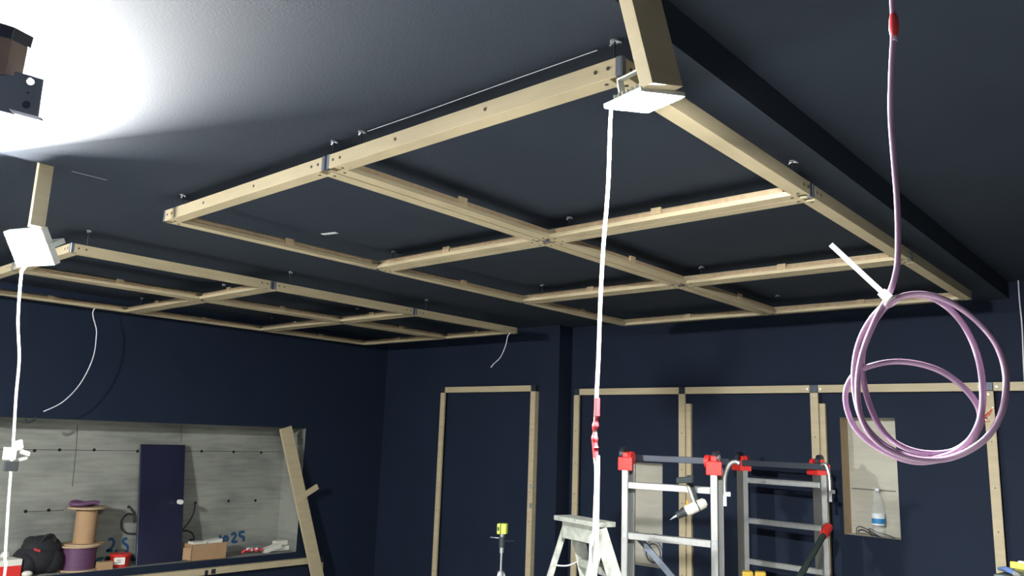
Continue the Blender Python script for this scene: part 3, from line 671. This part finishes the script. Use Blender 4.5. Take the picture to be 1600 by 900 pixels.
m = MB(); z_ = topz - .22; a = V((TL.x, TL.y, z_)) + H1 * (-.01 - .30 * .22); b = V((TL.x, TL.y, z_ + .04)) + H1 * (.03 + .24 * .2)
m.tube(spline([a, a.lerp(b, .5) - Z * .02, b], 5), .005, 'zinc', 6); part(m, 'spreader', t)
# drill on the rung
z = r1[0] + .006; D = 4.36
def W(px, py, dd=0.): return ad(px, py, D + dd)
t = thing('cordless_drill', 'white and grey cordless drill hanging chuck-down from the folding ladder rung', 'drill', W(1075, 757))
bt = W(1070, 750); bt.z = max(bt.z, z + .022)
m = MB(); m.obox(bt, H1 * .045 + Z * .004, nd * .035, Z * .016, 'dark_plastic'); m.obox(bt + H1 * .03 + Z * .006, H1 * .02, nd * .03, Z * .020, 'dark_plastic'); part(m, 'battery', t, .005, 'dark battery pack')
m = MB(); m.bar(W(1077, 752, .06), W(1089, 790, .03), H1 * .017, .016, 'dark_plastic'); m.bar(W(1074, 757, .05), W(1085, 788, .02), H1 * .007, .018, 'tool_grey'); part(m, 'handle', t, .006)
m = MB(); A, B = W(1071, 799), W(1100, 786); m.tube([A, A.lerp(B, .1), A.lerp(B, .6), B, B + (B - A) * .12], [.024, .031, .030, .028, .016], 'tool_grey', 16); part(m, 'motor_body', t)
m = MB(); m.tube([A.lerp(B, .62), A.lerp(B, .68)], .0315, 'dark_plastic', 16); part(m, 'seam_ring', t)
m = MB(); E = W(1057, 806); m.tube([A, A.lerp(E, .3), A.lerp(E, .35), E], [.026, .026, .022, .019], 'dark_plastic', 16); part(m, 'chuck', t)
m = MB(); m.tube([E, W(1053, 808), W(1047, 812)], [.008, .007, .002], 'zinc', 8); part(m, 'bit', t)
m = MB(); m.obox(W(1074, 786), H1 * .006, nd * .006, Z * .014, 'orange_plastic'); part(m, 'trigger', t, .002, 'orange trigger')
# laser level on its tripod
q = ad(785, 826, 5.15); 
t = thing('laser_level', 'lime green laser level on a thin tripod before the door-shaped frame', 'laser level', (q.x, q.y, 0))
m = MB(); m.obox(q, H1 * .030, nd * .024, Z * .033, 'lime_plastic'); part(m, 'body', t, .006)
m = MB(); m.obox(q - nd * .0 - H1 * .006, H1 * .003, nd * .026, Z * .034, 'lime_dark'); m.obox(q - H1 * .02 - nd * .024, H1 * .006, nd * .002, Z * .012, 'lime_dark'); part(m, 'window_band', t)
m = MB(); m.tube([q - Z * .033, q - Z * .05], .014, 'zinc', 10); m.tube([q - Z * .05, q - Z * .115], .02, 'dark_plastic', 12); m.tube([q - Z * .115, q - Z * .15], .014, 'zinc', 10)
m.tube([q - Z * .06, q - Z * .062 - H1 * .075 + Z * .006], .002, 'zinc', 6); m.tube([q - Z * .075, q - Z * .075 + H1 * .08], .0015, 'dark_plastic', 6); part(m, 'tripod_head', t)
m = MB(); m.tube([q - Z * .14, V((q.x, q.y, .45))], .0075, 'zinc', 10); part(m, 'pole', t)
zk = ad(785, 893, 5.15).z
m = MB(); m.tube([(q.x, q.y, zk - .04), (q.x, q.y, zk + .01)], .022, 'zinc', 12); part(m, 'collar', t)
for k in range(3):
    a_ = k * 2.094 + .5; m = MB(); m.tube([(q.x + .018 * math.cos(a_), q.y + .018 * math.sin(a_), zk), (q.x + .38 * math.cos(a_) * .9, q.y + .34 * math.sin(a_) * .9, .01)], .007, 'zinc', 8); part(m, 'leg', t)
# yellow sawhorse top
q = ad(1178, 900, 4.5)
t = thing('sawhorse', 'yellow plastic sawhorse top in front of the farther ladder at the bottom edge', 'sawhorse', (q.x, q.y, 0))
m = MB(); 
for s in (-1, 1): m.obox(q + H1 * .036 * s + Z * .0, H1 * .032, nd * .03, Z * .026, 'yellow_plastic')
m.obox(q - Z * .02, H1 * .07, nd * .028, Z * .02, 'yellow_plastic'); part(m, 'top', t, .010)
for s in (-1, 1):
    for r_ in (-1, 1):
        m = MB(); m.bar(q + H1 * .05 * s - Z * .03, V((q.x, q.y, 0)) + H1 * .12 * s + nd * .22 * r_, H1 * .018, .010, 'yellow_plastic'); part(m, 'leg', t, .002)
# tool bench at lower right
tz = ad(1560, 893, 3.1).z
c1, c2_ = az(1553, 899, tz), az(1600, 884, tz)
t = thing('work_bench', 'dark work surface at the lower right corner', 'work bench', (c2_.x, c2_.y, 0))
A = az(1552, 897, tz); B = az(1604, 884, tz); dAB = (B - A).normalized(); dn = V((dAB.y, -dAB.x, 0))
m = MB(); m.prism([A, A + dAB * 1.1, A + dAB * 1.1 + dn * .55, A + dn * .55], Z * -.03, 'bench_top'); part(m, 'top', t, .003)
for s0, s1 in ((.05, .05), (1.05, .05), (1.05, .5), (.05, .5)):
    p_ = A + dAB * s0 + dn * s1; m = MB(); m.bar(V((p_.x, p_.y, 0)), V((p_.x, p_.y, tz - .03)), X * .02, .02, 'dark_steel'); part(m, 'leg', t)
q = az(1570, 893, tz)
t = thing('pliers', 'blue handled pliers lying on the dark work surface', 'pliers', q)
m = MB(); a, b = az(1586, 896.5, tz + .012), az(1560, 888.5, tz + .012)
m.tube(spline([a, a.lerp(b, .5) + Z * .006, b], 4), [.006, .008, .010, .011, .011, .010, .008, .007, .005], 'blue_tool', 8); m.tube(spline([a, a.lerp(b, .5) + V((.012, .02, .004)), b + V((.02, .02, 0))], 4), .008, 'blue_tool', 8); part(m, 'handles', t)
m = MB(); m.tube([a, a + (a - b).normalized() * .03], [.010, .004], 'zinc', 8); part(m, 'jaws', t)
a, b = az(1580, 882, tz + .012), az(1625, 888, tz + .012)
m = MB(); dd_ = (b - a).normalized(); m.bar(a, b, V((-dd_.y, dd_.x, 0)) * .012, .012, 'bright_yellow')
t = thing('spirit_level', 'yellow tool at the right edge on the dark work surface', 'tool', a); part(m, 'body', t, .002)
m = MB(); m.obox(a.lerp(b, .4) + Z * .014, dd_ * .012, V((-dd_.y, dd_.x, 0)) * .008, Z * .004, 'paper'); part(m, 'vial', t)

# look-alikes share a group phrase
for nm, g in (('ceiling_frame', 'pine grid frames under the ceiling'), ('wall_frame', 'upright pine frames on the back walls'), ('work_light', 'hanging work lights'), ('hanging_plank', 'planks above the work lights'),
              ('power_cord', 'white cords of the work lights'), ('folding_ladder', 'articulated aluminium ladders'), ('cable_reel', 'cable reels stacked in the niche'), ('foam_offcut', 'white foam offcuts in the niche'),
              ('white_carton', 'white cartons in the cardboard box'), ('hanging_wire', 'thin wires hanging from above'), ('wall_cable', 'dark cables on the concrete')):
    for o in bpy.data.objects:
        if o.parent is None and o.name.split('.')[0] == nm: o['group'] = g
